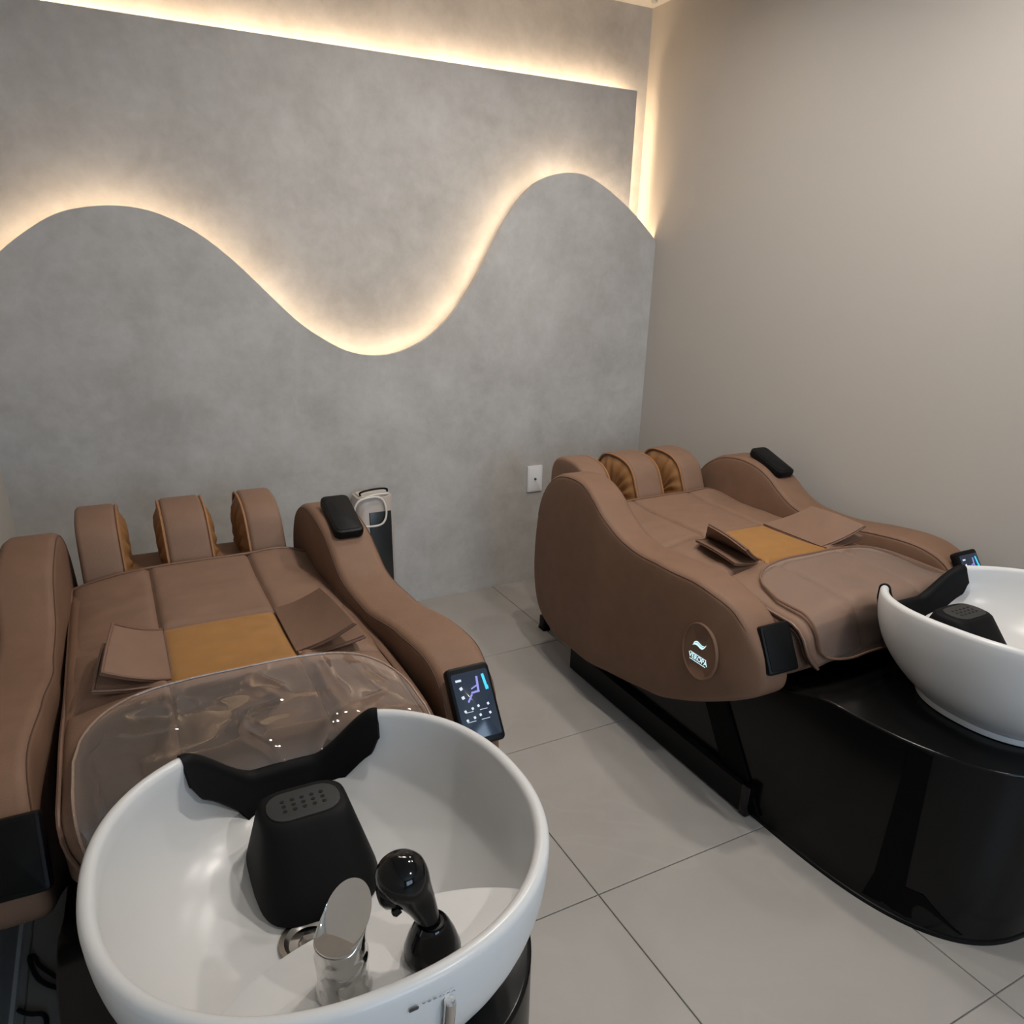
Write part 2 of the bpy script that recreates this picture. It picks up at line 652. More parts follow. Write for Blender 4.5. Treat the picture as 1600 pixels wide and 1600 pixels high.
# small round fitting on the ceiling by the corner
V, F = lathe([(.006, 0), (.010, .0), (.013, -.004), (.013, -.010), (.009, -.014), (.004, -.014)], 20, (2.165, 2.974, ZC))
tag(mk('ceiling_nozzle', V, F, M_TRIM), 'tiny white round nozzle on the ceiling at the room corner', 'nozzle')

# downlights ---------------------------------------------------------------------
for (lx, ly), watts, lab in (((1.05, 1.20), 9.0, 'round recessed ceiling downlight over the aisle between the two basins'),
                             ((1.62, 1.20), 6.5, 'round recessed ceiling downlight over the head of the right bed'),
                             ((0.95, 2.15), 4.5, 'round recessed ceiling downlight over the aisle near the grey panel'),
                             ((1.55, 2.15), 3.0, 'round recessed ceiling downlight over the foot of the right bed'),
                             ((1.15, -0.7), 11.0, 'round recessed ceiling downlight behind the viewer')):
    e = empty('ceiling_downlight', (lx, ly, ZC), lab, 'downlight', 'ceiling downlights')
    V, F = lathe([(.050, -.001), (.062, -.001), (.062, -.005), (.052, -.007), (.050, -.004)], 28)
    mk('trim_ring', V, F, M_TRIM, e)
    V, F = lathe([(.001, -.0015), (.049, -.0015), (.049, -.003), (.001, -.003)], 28)
    mk('lens', V, F, M_LAMP, e)
    L = area_light('downlight_lamp', (0, 0, -.012), (0, 0, 0), .09, .09, watts, DOWN_COL, 'DISK')
    L.data.spread = math.radians(170)
    L.parent = e

# outlet plate -----------------------------------------------------------------------
ol = empty('wall_plate', (1.648, YP, .507), 'white rectangular wall plate with a small centre socket on the grey panel', 'wall plate')
Mx = Matrix.Rotation(math.radians(90), 4, 'X')
mk('plate', *rbox(.078, .122, .008, .005, Matrix.Translation((0, -.0045, 0)) @ Mx), M_WHITEP, ol)
V, F = lathe([(.001, .006), (.0045, .006), (.006, .004), (.006, 0), (.001, 0)], 14, (0, -.008, 0), Matrix.Rotation(math.radians(90), 3, 'X'))
mk('socket', V, F, mat('teal_socket', (.05, .10, .11), .4), ol)
V, F = rbox(.062, .106, .0015, .003, Matrix.Translation((0, -.0088, 0)) @ Mx)
mk('inner_plate', V, F, mat('white_plastic_inner', (0.78, 0.78, 0.78), .4), ol)

# tower device ------------------------------------------------------------------------
tw = empty('tower_heater', (.852, 2.845, 0), 'slim beige tower heater with dark front standing by the grey panel', 'heater')
mk('body', *rbox(.150, .11, .535, .03, Matrix.Translation((0, 0, .2775))), M_BEIGEP, tw)
mk('base', *rbox(.19, .15, .012, .03, Matrix.Translation((0, 0, .006))), M_BEIGEP, tw)
mk('front_grille', *rbox(.092, .008, .43, .004, Matrix.Translation((.014, -.0545, .268))), M_DGLASS, tw)
mk('top_panel', *rbox(.125, .085, .006, .02, Matrix.Translation((0, 0, .547))), mat('cream_plastic', (.62, .57, .50), .4), tw)
hp = [(-.055, -.03, .548), (-.058, -.032, .562), (-.03, -.034, .570), (.02, -.034, .573), (.052, -.03, .568), (.056, -.026, .556), (.054, -.024, .548)]
mk('handle', *tube(catmull(hp, 30, False), .004, 8), M_BLACKP, tw)
lp = []
for q in range(40):
    a = 2 * math.pi * q / 40
    lp.append((-.030 + .066 * math.cos(a), -.068 + .006 * math.sin(2 * a), .490 + .066 * math.sin(a) + .006 * math.sin(3 * a)))
mk('power_cord', *tube(lp, .0042, 7, True), mat('white_cord', (.72, .68, .62), .5), tw)
lp2 = [(-.06, -.05, .535), (-.03, -.06, .553), (.01, -.055, .556), (.05, -.045, .552), (.05, -.03, .553)]
mk('cord_end', *tube(catmull(lp2, 20, False), .004, 7), mat('white_cord', (.72, .68, .62), .5), tw)

# ------------------------------------------------------------------ massage bed
CXR = 1.725
CXL = CXR - 1.592
OY = 1.65
OFF = (0, OY, 0)

ARM = [(1.108, .46), (1.118, .51), (1.142, .555), (1.175, .600), (1.218, .632), (1.285, .652), (1.36, .658), (1.45, .652), (1.54, .643),
       (1.617, .638), (1.70, .645), (1.76, .662), (1.82, .695), (1.87, .73), (1.92, .754), (1.98, .768), (2.05, .768), (2.12, .754),
       (2.18, .722), (2.225, .68), (2.265, .61), (2.29, .50), (2.297, .38), (2.285, .28), (2.25, .205), (2.18, .162), (2.08, .146),
       (1.95, .146), (1.80, .163), (1.65, .19), (1.50, .23), (1.38, .28), (1.27, .335), (1.19, .38), (1.125, .425)]
ARM_L = catmull(ARM, 132)
UOUT = [(1.08, .430), (1.20, .462), (1.30, .472), (1.42, .468), (1.60, .446), (1.80, .424), (2.0, .408), (2.3, .395)]
UIN = [(1.08, .338), (1.25, .345), (1.42, .330), (1.60, .310), (1.80, .296), (2.0, .286), (2.3, .282)]


def arm_spine(p):
    y = max(1.28, min(2.10, p[0]))
    return (y, lerp_tab([(1.28, .49), (1.45, .45), (1.65, .42), (1.9, .44), (2.1, .46)], y))


def mat_z(u, y):
    z = .622 - .028 * (abs(u) / .3) ** 3
    z += .010 * sstep(1.95, 2.10, y) + .014 * math.exp(-((u - .22) / .07) ** 2) * sstep(1.95, 2.08, y)
    z += .010 * math.exp(-((y - 1.35) / .12) ** 2)
    return z


def mat_pos(u, s, lift=0.0, rfr=.055):
    """s: path length from the back edge of the mat (y=2.10) to the front, then rolling down over the head end"""
    y = 2.10 - s
    yf = 1.165
    if y >= yf:
        return (u, y, mat_z(u, y) + lift)
    d = yf - y
    u *= 1 - .16 * min(1, d / .16) ** 3
    R = rfr + lift
    z0 = mat_z(u, yf) - rfr
    qa = math.radians(78)
    a = d / rfr
    if a < qa:
        return (u, yf - R * math.sin(a), z0 + R * math.cos(a))
    e = d - rfr * qa
    return (u, yf - R * math.sin(qa) - e * math.cos(qa), z0 + R * math.cos(qa) - e * math.sin(qa))


def nz(x, y, z, s):
    return noise.noise(Vector((x * s, y * s, z * s)))


def pillow(u0, u1, s0, s1, nu, nv, th=.012, puff=.006, seed=0.0, wr=.003, lift=0.0):
    """soft upholstered panel: quilted top over the mat surface, closed below"""
    def top(a, b):
        u = u0 + (u1 - u0) * a
        s = s0 + (s1 - s0) * b
        ea = min(a, 1 - a) * (u1 - u0)
        eb = min(b, 1 - b) * (s1 - s0)
        e = min(ea, eb)
        p = puff * (1 - math.exp(-e / .010)) - .006 * math.exp(-e / .005)
        f = 1 - math.exp(-e / .03)
        p += wr * f * (nz(u * .45 + seed, s + u * .35, seed, 11) + .25 * nz(u * .4 + seed, s - u * .3, seed + 3, 24))
        return mat_pos(u, s, p + lift)

    def bot(a, b):
        return mat_pos(u0 + (u1 - u0) * a, s0 + (s1 - s0) * b, -th + lift)
    V, F = grid(top, nu, nv)
    V2, F2 = grid(bot, nu, nv)
    n = len(V)
    F = F + [tuple(i + n for i in f) for f in F2]
    edge = [i for i in range(nu)] + [j * nu + nu - 1 for j in range(1, nv)] + [(nv - 1) * nu + i for i in range(nu - 2, -1, -1)] + [j * nu for j in range(nv - 2, 0, -1)]
    for i in range(len(edge)):
        a, b = edge[i], edge[(i + 1) % len(edge)]
        F.append((a, b, b + n, a + n))
    return V + V2, F


def sheet(P, th):
    """thin solid flap from a grid of 3D points P[j][i]"""
    nv, nu = len(P), len(P[0])
    V = [Vector(p) for row in P for p in row]
    N = [Vector((0, 0, 0)) for _ in V]
    F = []
    for j in range(nv - 1):
        for i in range(nu - 1):
            a = j * nu + i
            f = (a, a + 1, a + nu + 1, a + nu)
            F.append(f)
            nn = (V[f[2]] - V[f[0]]).cross(V[f[3]] - V[f[1]])
            for k2 in f:
                N[k2] += nn
    n = len(V)
    V2 = [v - N[i].normalized() * th for i, v in enumerate(V)]
    F2 = [tuple(i + n for i in f) for f in F]
    edge = [i for i in range(nu)] + [j * nu + nu - 1 for j in range(1, nv)] + [(nv - 1) * nu + i for i in range(nu - 2, -1, -1)] + [j * nu for j in range(nv - 2, 0, -1)]
    S = [(edge[i], edge[(i + 1) % len(edge)], edge[(i + 1) % len(edge)] + n, edge[i] + n) for i in range(len(edge))]
    return [tuple(v) for v in V + V2], F + F2 + S, [tuple(V[i]) for i in edge]


def slope_frame(pos, y_dir, nrm):
    """matrix: local x = world x, local y = y_dir, local z = nrm"""
    y = Vector(y_dir).normalized()
    z = Vector(nrm).normalized()
    x = y.cross(z).normalized()
    z = x.cross(y).normalized()
    M = Matrix((x, y, z)).transposed().to_4x4()
    M.translation = pos
    return M


def make_bed():
    root = empty('shampoo_massage_bed', (CXL, OY, 0), '', 'massage bed', 'shampoo massage beds')

    def part(name, VF, m, parent=root, **kw):
        return mk(name, VF[0], VF[1], m, parent, OFF, **kw)

    # arms --------------------------------------------------------------
    for s in (1, -1):
        # the left arm sits a little further out at the foot end
        def ui(y):
            return lerp_tab(UIN, y) + (0 if s > 0 else .012 + .022 * sstep(1.4, 1.8, y))

        def uo(y):
            return lerp_tab(UOUT, y) + (0 if s > 0 else .030 * sstep(1.6, 1.9, y))
        arm = part('armrest', slab(ARM_L, lambda y: s * ui(y), lambda y: s * uo(y), .020, arm_spine, bulge=.006), M_LEATHER)
        # stitched seams along both upper edges
        for which in (0, 1):
            L = inset(ARM_L, .010)
            crest = [(s * ((uo(p[0]) - .0028) if which else (ui(p[0]) + .0028)), q[0], q[1]) for p, q in zip(ARM_L[4:78], L[4:78])]
            part('seam', tube(crest, .0016, 5), M_SEAM, arm)
    # phone pad on the right arm -----------------------------------------
    M = slope_frame((.357, 1.930, .763), (0, 1, .36), (0, -.36, 1))
    M = Matrix.Translation(-Vector((0, OY, 0))) @ M
    pad = mk('phone_pad', *rbox(.080, .170, .026, .018, M), M_BLACKP, root)
    M2 = M @ Matrix.Translation((0, 0, .0135))
    mk('pad_face', *rbox(.066, .152, .002, .014, M2), mat('pad_black', (.005, .005, .0055), .5, spec=.15), pad)
    # touch screen at the head end of the right arm ------------------------
    M = Matrix.Translation(-Vector((0, OY, 0))) @ slope_frame((.398, 1.155, .592), (0, .58, .815), (0, -.815, .58))
    ts = mk('touch_screen', *rbox(.092, .158, .024, .010, M), M_BLACKP, root)
    mk('display', *rbox(.078, .132, .002, .004, M @ Matrix.Translation((0, 0, .0125))), M_SCREEN, ts)
    Mi = M @ Matrix.Translation((0, 0, .0142))

    def icon(name, rects, m):
        V, F = [], []
        for (x, y, w_, h_, a) in rects:
            ca, sa = math.cos(a), math.sin(a)
            q = [(x + dx * ca - dy * sa, y + dx * sa + dy * ca, 0) for dx, dy in ((-w_, -h_), (w_, -h_), (w_, h_), (-w_, h_))]
            q2 = [(p[0], p[1], .0004) for p in q]
            n = len(V)
            V += q + q2
            F += [(n, n + 1, n + 2, n + 3), (n + 4, n + 5, n + 6, n + 7)] + [(n + k2, n + (k2 + 1) % 4, n + 4 + (k2 + 1) % 4, n + 4 + k2) for k2 in range(4)]
        V = [tuple(Mi @ Vector(v)) for v in V]
        return mk(name, V, F, m, ts, smooth=False)
    icon('screen_icon', [(.028, .040, .0028, .016, .1), (.030, .028, .003, .004, 0)], M_ICONC)
    icon('screen_icon', [(.012, .040, .0022, .014, -.1), (.004, .024, .009, .002, .05), (-.010, .014, .009, .0018, .9), (.004, .034, .008, .0014, .35)], M_ICONP)
    dots = [(-.026, .052, .006, .0022, 0), (-.024, .036, .003, .003, .4), (-.024, .018, .003, .003, .2)]
    for r_, yy in ((0, -.006), (1, -.024)):
        for xx in (-.026, -.010, .003, .024):
            dots.append((xx, yy + .003 * math.sin(xx * 300), .0022, .0024, .3))
    for xx in (-.018, .012):
        dots.append((xx, -.012, .008, .0005, 0))
        dots.append((xx, -.031, .009, .0005, 0))
    icon('screen_icon', dots, M_ICONW)
    # plain control box at the head end of the left arm --------------------
    M = Matrix.Translation(-Vector((0, OY, 0))) @ slope_frame((-.385, 1.136, .545), (0, .46, .89), (-.12, -.89, .46))
    cb = mk('control_box', *rbox(.088, .122, .026, .008, M), M_BLACKP, root)
    mk('box_face', *rbox(.074, .106, .002, .005, M @ Matrix.Translation((0, 0, .0135))), mat('box_black', (.004, .004, .004), .55, spec=.12), cb)
    # logo roundel on the outer face of the left arm ------------------------
    lx = -.4795
    Mo = Matrix(((0, 0, -1, lx), (-1, 0, 0, 1.300 - OY), (0, 1, 0, .478), (0, 0, 0, 1)))   # local x -> -y, local y -> z, local z -> -x

    def oval(prof, m, name, par):
        V, F = [], []
        n = 48
        for f, z in prof:
            for k2 in range(n):
                a = 2 * math.pi * k2 / n
                V.append(tuple(Mo @ Vector((.066 * f * math.cos(a), .080 * f * math.sin(a), z))))
        for j in range(len(prof) - 1):
            for k2 in range(n):
                a, b = j * n + k2, j * n + (k2 + 1) % n
                F.append((a, b, b + n, a + n))
        F.append(tuple(range(n)))
        F.append(tuple((len(prof) - 1) * n + k2 for k2 in range(n)))
        return mk(name, V, F, m, par)
    rd = oval([(1.0, -.006), (1.0, .001), (.975, .0028), (.94, .0024), (.915, .0008), (.3, .0008)], M_LEATHER, 'logo_roundel', root)
    Ml = Mo @ Matrix.Translation((0, 0, .0016))
    text_mesh('VEROPA', .0190, M_LOGO, 'lit_lettering', rd, Ml @ Matrix.Translation((0, -.022, 0)) @ Matrix.Scale(1.05, 4, (0, 1, 0)), .0004, 1.02)
    V, F = [], []
    for yy in (-.012, -.032):
        b_ = box(-.031, .031, yy - .0007, yy + .0008, 0, .0006)
        n = len(V)
        V += b_[0]
        F += [tuple(i + n for i in f) for f in b_[1]]
    # the swash above the letters: two flowing leaves
    def swash(fn_lo, fn_hi, x0, x1):
        n = len(V)
        N_ = 18
        for k2 in range(N_):
            x = x0 + (x1 - x0) * k2 / (N_ - 1)
            V.append((x, fn_lo(x), .0006))
            V.append((x, fn_hi(x), .0006))
        for k2 in range(N_ - 1):
            F.append((n + 2 * k2, n + 2 * k2 + 1, n + 2 * k2 + 3, n + 2 * k2 + 2))
    wv = lambda x: .020 + .42 * x - .0065 * math.sin(x / .024 * math.pi * .9)
    tp = lambda x: max(0.0, 1 - (abs(x) / .026) ** 3)
    swash(lambda x: wv(x) - .0075 * tp(x), lambda x: wv(x) - .0005 * tp(x), -.026, .026)
    swash(lambda x: wv(x) + .0014 * tp(x), lambda x: wv(x) + .0050 * tp(x + .004), -.022, .026)
    mk('lit_emblem', [tuple(Ml @ Vector(v)) for v in V], F, M_LOGO, rd)

    # seat shell and underside ----------------------------------------------
    SEAT = catmull([(1.135, .50), (1.15, .565), (1.21, .592), (1.35, .60), (1.6, .60), (1.9, .600), (2.06, .600), (2.11, .57), (2.12, .50), (2.08, .42),
                    (1.9, .37), (1.6, .37), (1.35, .40), (1.2, .435), (1.145, .45)], 72)
    part('seat_shell', slab(SEAT, lambda y: -.325, lambda y: .325, .02, lambda p: (max(1.25, min(2.0, p[0])), .5)), M_LEATHER)
    part('under_shade_frame', join(box(-.27, .27, 1.25, 2.05, .12, .40), box(-.02, .02, 2.0, 2.40, .10, .14), box(-.30, .30, 2.38, 2.42, .06, .10)), M_BLACKD, smooth=False)  # large black box stands in for the shade beneath the seat; bars are frame
    # footrest with three calf pads --------------------------------------------
    FT = catmull([(2.10, .46), (2.115, .56), (2.14, .592), (2.20, .592), (2.28, .588), (2.345, .588), (2.375, .57), (2.385, .50), (2.36, .42), (2.25, .38), (2.14, .39)], 54)
    part('footrest', slab(FT, lambda y: -.272, lambda y: .238, .018, lambda p: (2.24, .49)), M_TAN)
    PADP = catmull([(2.105, .50), (2.118, .60), (2.145, .665), (2.175, .716), (2.225, .746), (2.305, .756), (2.37, .745), (2.405, .71), (2.416, .66), (2.412, .57),
                    (2.39, .48), (2.33, .43), (2.22, .42), (2.13, .44)], 64)
    for u0, u1, sides in ((-.292, -.190, (1,)), (-.078, .036, (-1, 1)), (.140, .240, (-1,))):
        pd = part('calf_pad', slab(PADP, lambda y: u0, lambda y: u1, .014, lambda p: (2.27, .58)), M_LEATHER2)
        for sd in sides:
            e0 = u1 if sd > 0 else u0
            nA, nR = 128, 10
            L = catmull(inset(PADP, .010), nA)
            V, F = [], []
            for j in range(nR):
                f = j / (nR - 1)
                for i, (y, z) in enumerate(L):
                    a = math.atan2(z - .58, y - 2.27)
                    k2 = 1 - f
                    yy, zz = 2.27 + (y - 2.27) * k2, .58 + (z - .58) * k2
                    pl = math.sin(a * 17 + 2.5 * nz(a, f, e0 * 9, 1.7) + 3 * f)
                    bul = .022 * math.sin(min(1, f * 3.2) * math.pi / 2) + .0065 * pl * math.sin(min(1, f * 2.4) * math.pi / 2) * (1 - f)
                    V.append((e0 + sd * (bul - .004), yy, zz))
            for j in range(nR - 1):
                for i in range(nA):
                    a, b = j * nA + i, j * nA + (i + 1) % nA
                    F.append((a, b, b + nA, a + nA))
            part('pleated_side', (V, F), M_TAN, pd)
            rim = [(e0 + sd * .002, y, z) for y, z in catmull(inset(PADP, .006), 64)]
            part('pad_piping', tube(rim, .0042, 6, True), mat('tan_piping', (.29, .135, .055), .5), pd)

    # the mat: quilted panels with an orange centre ------------------------------
    base = part('mat', pillow(-.322, .302, 0, 1.095, 40, 76, th=.006, puff=.0, wr=.0, lift=-.006), M_SEAM)
    us = (-.320, -.132, .122, .300)
    ss = (0.0, .395, .665, 1.09)
    sd = 0
    for j in range(3):
        for i in range(3):
            sd += 1
            orange = (i == 1 and j == 1)
            big = 44 if i == 1 else 32
            o = part('mat_panel', pillow(us[i] + .0011, us[i + 1] - .0011, ss[j] + .0011, ss[j + 1] - .0011, big, 40 if j < 2 else 52, th=.005, puff=.007,
                                         seed=sd * 3.7, wr=.009 if j < 2 else .003), M_ORANGE if orange else M_LEATHER2, base)
            if orange:
                o['label'] = 'orange centre panel'
    edge = [mat_pos(-.320, 1.09 - k2 * .02422, .001) for k2 in range(46)] + [mat_pos(-.320 + .62 * k2 / 30, 0, .001) for k2 in range(31)] + [mat_pos(.300, k2 * .02422, .001) for k2 in range(46)]
    part('mat_piping', tube(edge, .0042, 7), M_PIPING, base)
    # hand flaps -------------------------------------------------------------------
    for s in (1, -1):
        for lay in (1, 0):
            P = []
            hb, hf = (1.705, 1.465) if lay else (1.690, 1.450)
            tb = (.212, 1.575, .712) if lay else (.228, 1.560, .652)
            tf = (.238, 1.415, .686) if lay else (.258, 1.395, .640)
            A, B_ = Vector((.124, hb, .622)), Vector((.124, hf, .620))
            Cc, Dd = Vector(tb), Vector(tf)
            if lay == 0:
                Cc, Dd = Vector((.242, 1.62, .650)), Vector((.262, 1.430, .645))
            else:
                Cc, Dd = Vector((.216, 1.600, .702)), Vector((.240, 1.415, .688))
            for j in range(14):
                row = []
                b = j / 13
                for i in range(14):
                    a = i / 13
                    p = (A * (1 - b) + B_ * b) * (1 - a) + (Cc * (1 - b) + Dd * b) * a
                    p = p + Vector((0, 0, -.006 * math.sin(a * math.pi) * (1 if lay else .8) + .004 * math.sin(b * 3.1) * a))
                    row.append((s * p.x, p.y, p.z))
                P.append(row)
            V, F, E_ = sheet(P, .007)
            fo = part('hand_flap', (V, F), M_LEATHER2)
            part('flap_piping', tube(E_, .0032, 6, True), M_PIPING, fo)

    # supports ---------------------------------------------------------------------
    for s in (1, -1):
        part('side_rail', join(box(s * .368, s * .318, 1.165, 2.085, .008, .092)), M_BLACKP, smooth=False)
        part('rail_cap', rbox(.056, .03, .098, .006, Matrix.Translation((s * .343, 1.172, .052))), M_BLACKG)
        # slanted strut from the rail end up to the shell
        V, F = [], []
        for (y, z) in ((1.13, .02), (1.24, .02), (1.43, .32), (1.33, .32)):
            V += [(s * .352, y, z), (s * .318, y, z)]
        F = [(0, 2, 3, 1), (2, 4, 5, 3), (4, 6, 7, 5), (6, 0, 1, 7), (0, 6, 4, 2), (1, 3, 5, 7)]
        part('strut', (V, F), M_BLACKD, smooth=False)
        ft = part('rear_foot', rbox(.030, .045, .060, .008, Matrix.Translation((s * .285, 2.425, .030))), M_BLACKP)
        part('foot_pad', rbox(.036, .05, .010, .008, Matrix.Translation((s * .285, 2.425, .005))), M_RUBBER, ft)
        part('rear_arm', tube([(s * .285, 2.415, .072), (s * .300, 2.30, .085), (s * .33, 2.06, .085)], .012, 6), M_BLACKP)
    # pedestal ----------------------------------------------------------------------
    def foot(f, grow=0.0):
        """half outline of the pedestal: f 0..1 from the left back corner round the front to the right back corner"""
        hw = .343 + grow
        P = []
        yb_, yc, bb = 1.75, 1.115, .545 + grow
        N_ = 60
        P.append((-hw, yb_))
        for k2 in range(N_ + 1):
            t = math.pi * k2 / N_
            c_, s_ = math.cos(t), math.sin(t)
            P.append((-hw * math.copysign(abs(c_) ** (2 / 3), c_), yc - bb * abs(s_) ** (2 / 3)))
        P.append((hw, yb_))
        return P

    def topz(y):
        return .462 - .085 * sstep(.98, 1.26, y) - .09 * sstep(1.26, 1.6, y)
    O = foot(0)
    n = len(O)
    rings = [[(x, y, .012) for x, y in O], [(x, y, .06) for x, y in O], [(x, y, topz(y) - .006) for x, y in O]]
    for a in (30, 60, 90):
        q = math.radians(a)
        g = -.006 * (1 - math.cos(q))
        Og = foot(0, g)
        rings.append([(x, y, topz(y) - .006 * (1 - math.sin(q))) for x, y in Og])
    for kk in (.75, .45, .15, 0.0):
        rings.append([(x * kk, 1.0 + (y - 1.0) * (kk if y < 1.0 else 1), topz(y if y > 1.0 else 1.0)) for x, y in foot(0, -.006)])
    V = [v for r_ in rings for v in r_]
    F = []
    for j in range(len(rings) - 1):
        for i in range(n):
            a, b = j * n + i, j * n + (i + 1) % n
            F.append((a, b, b + n, a + n))
    ped = part('pedestal', (V, F), M_PED)
    Og = foot(0, .003)
    V = [(x, y, 0) for x, y in Og] + [(x, y, .010) for x, y in Og] + [(x * .98, 1.1 + (y - 1.1) * .98, .014) for x, y in Og]
    F = [tuple(range(n))] + [tuple(2 * n + i for i in range(n))]
    for j in range(2):
        for i in range(n):
            a, b = j * n + i, j * n + (i + 1) % n
            F.append((a, b, b + n, a + n))
    part('base_plate', (V, F), M_BLACKP, ped)
    # dark upright strips laid just over the pedestal wall
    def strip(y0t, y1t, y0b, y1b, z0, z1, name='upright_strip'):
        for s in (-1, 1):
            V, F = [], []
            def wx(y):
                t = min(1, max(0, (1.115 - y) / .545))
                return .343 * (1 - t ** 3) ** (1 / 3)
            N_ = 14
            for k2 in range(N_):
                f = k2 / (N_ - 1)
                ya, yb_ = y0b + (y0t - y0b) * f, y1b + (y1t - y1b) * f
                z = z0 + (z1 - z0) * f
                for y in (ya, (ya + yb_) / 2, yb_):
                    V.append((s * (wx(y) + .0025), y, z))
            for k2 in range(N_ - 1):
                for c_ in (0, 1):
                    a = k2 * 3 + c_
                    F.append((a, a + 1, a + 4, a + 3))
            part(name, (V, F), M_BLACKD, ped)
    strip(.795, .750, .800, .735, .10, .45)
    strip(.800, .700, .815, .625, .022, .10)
    return root


bedL = make_bed()
bedL['label'] = 'brown leather massage bed with lit touch screen, behind the nearer basin'
bedR = copy_tree(bedL)
bedR.location.x = CXR
bedR['label'] = 'brown leather massage bed against the right wall, lit logo on its side'

# ------------------------------------------------------------------ vinyl covers
def make_cover(crumple, seed, m, label, cx):
    nu, nv = (120, 120) if crumple else (60, 70)

    def yb(u):
        t = min(1.0, abs(u) / .296)
        return 1.215 + .172 * (1 - t ** 5) ** .5

    def hem(u):
        t = min(1.0, abs(u) / .296)
        return .095 + .062 * (1 - t ** 6) ** .5

    def fn(a, b):
        u = (a - .5) * 2 * .295
        s0 = 2.10 - yb(u)
        s1 = 2.10 - 1.165 + hem(u)
        s = s0 + (s1 - s0) * b
        e = min(min(a, 1 - a) * .59, b * (s1 - s0))
        f = 1 - math.exp(-e / .02)
        p = .009 + .003 * nz(u + seed, s, seed, 9)
        if crumple:
            q = Vector((u * 7 + seed, s * 7, seed))
            q2 = Vector((u * 15 + seed, s * 13 + 4, seed))
            r1 = 1 - abs(noise.noise(q)) * 2.2
            r2 = 1 - abs(noise.noise(q2)) * 2.2
            p += f * (.0060 * math.exp(-abs(noise.noise(q)) / .07) + .0075 * nz(u, s, seed + 5, 9) + .0016 * nz(u, s, seed, 22))
        else:
            p += f * (.0035 * nz(u, s * .4, seed, 14) + .002 * nz(u * .5, s, seed, 22))
        return mat_pos(u, s, (.014 if crumple else .011) + p)
    V, F = grid(fn, nu, nv)
    e = empty('vinyl_cover', (cx, OY, .62), label, 'vinyl cover', 'vinyl covers on the bed heads')
    O3 = (0, OY, .62)
    sh = mk('sheet', V, F, m, e, O3, angle=180)
    if sum(p.normal.z * p.area for p in sh.data.polygons) < 0:
        sh.data.flip_normals()
    edge = [V[i] for i in range(nu)] + [V[j * nu + nu - 1] for j in range(1, nv)] + [V[(nv - 1) * nu + i] for i in range(nu - 2, -1, -1)] + [V[j * nu] for j in range(nv - 2, 0, -1)]
    edge = edge[::2]
    mk('edge_binding', *tube(edge, .0034 if not crumple else .0026, 6, True), M_PIPING if not crumple else M_CLEAREDGE, e, O3)
    return e


M_CLEAREDGE = mat('clear_edge', (.30, .21, .16), .12, coat=.6, bump=.8, bscale=260)
make_cover(True, 5.9, M_CLEAR, 'crumpled clear vinyl cover on the bed behind the nearer basin', CXL)
make_cover(False, 7.1, M_CLEAR2, 'smooth clear vinyl cover on the bed against the right wall', CXR)

# ------------------------------------------------------------------ basin
BO = (0, .80, .462)


def rim_xy(t, k=1.0):
    c_, s_ = math.cos(t), math.sin(t)
    a, b = .285, (.305 if s_ > 0 else .290)
    n_ = 2 / 2.25
    return (a * k * math.copysign(abs(c_) ** n_, c_), .80 + b * k * math.copysign(abs(s_) ** n_, s_))


def rim_z(u, y):
    f = (y - .80) / .30
    z = .722 - .016 * f - .010 * f * f
    if y > .85:
        z -= .085 * sstep(.165, .045, abs(u)) * sstep(.85, 1.0, y)
    return z


def bowl_mesh():
    nt_ = 128
    rings = []
    zb = .475
    # outer skin from the foot to the lip
    for q in range(14):
        f = q / 13                        # 0 foot .. 1 rim
        rg = []
        for i in range(nt_):
            t = 2 * math.pi * i / nt_
            u, y = rim_xy(t)
            zr = rim_z(u, y) - .010
            k = .60 + .40 * (1 - (1 - f) ** 2.3)
            fy = .80 + (y - .80) * k
            fu = u * k
            rg.append((fu, fy, zb + (zr - zb) * f))
        rings.append(rg)
    # lip
    for a in (30, 60, 90, 120, 150, 180):
        q = math.radians(a)
        rg = []
        for i in range(nt_):
            t = 2 * math.pi * i / nt_
            u, y = rim_xy(t)
            zr = rim_z(u, y) - .010
            d = math.hypot(u, y - .80)
            k = 1 - (.010 * (1 - math.cos(q))) / d
            rg.append((u * k, .80 + (y - .80) * k, zr + .010 * math.sin(q)))
        rings.append(rg)
    # inner skin, closing on the drain
    for q in range(1, 15):
        f = q / 14
        ph = f * math.pi / 2
        rg = []
        for i in range(nt_):
            t = 2 * math.pi * i / nt_
            u, y = rim_xy(t)
            zr = rim_z(u, y) - .010
            d = math.hypot(u, y - .80)
            k0 = 1 - .020 / d
            k = k0 * math.cos(ph) ** .62
            dx, dy = -.035, .80 - .005
            cu, cy = dx * f, .80 + (dy - .80) * f
            rr = .034
            uu, yy = cu + u * k, cy + (y - .80) * k
            # keep a round opening for the drain
            if f > .99:
                uu, yy = dx + rr * math.cos(t), dy + rr * math.sin(t)
            rg.append((uu, yy, zr - (zr - .528) * math.sin(ph) ** .9))
        rings.append(rg)
    V = [v for r_ in rings for v in r_]
    F = []
    for j in range(len(rings) - 1):
        for i in range(nt_):
            a, b = j * nt_ + i, j * nt_ + (i + 1) % nt_
            F.append((a, b, b + nt_, a + nt_))
    F.append(tuple(range(nt_)))
    return V, F


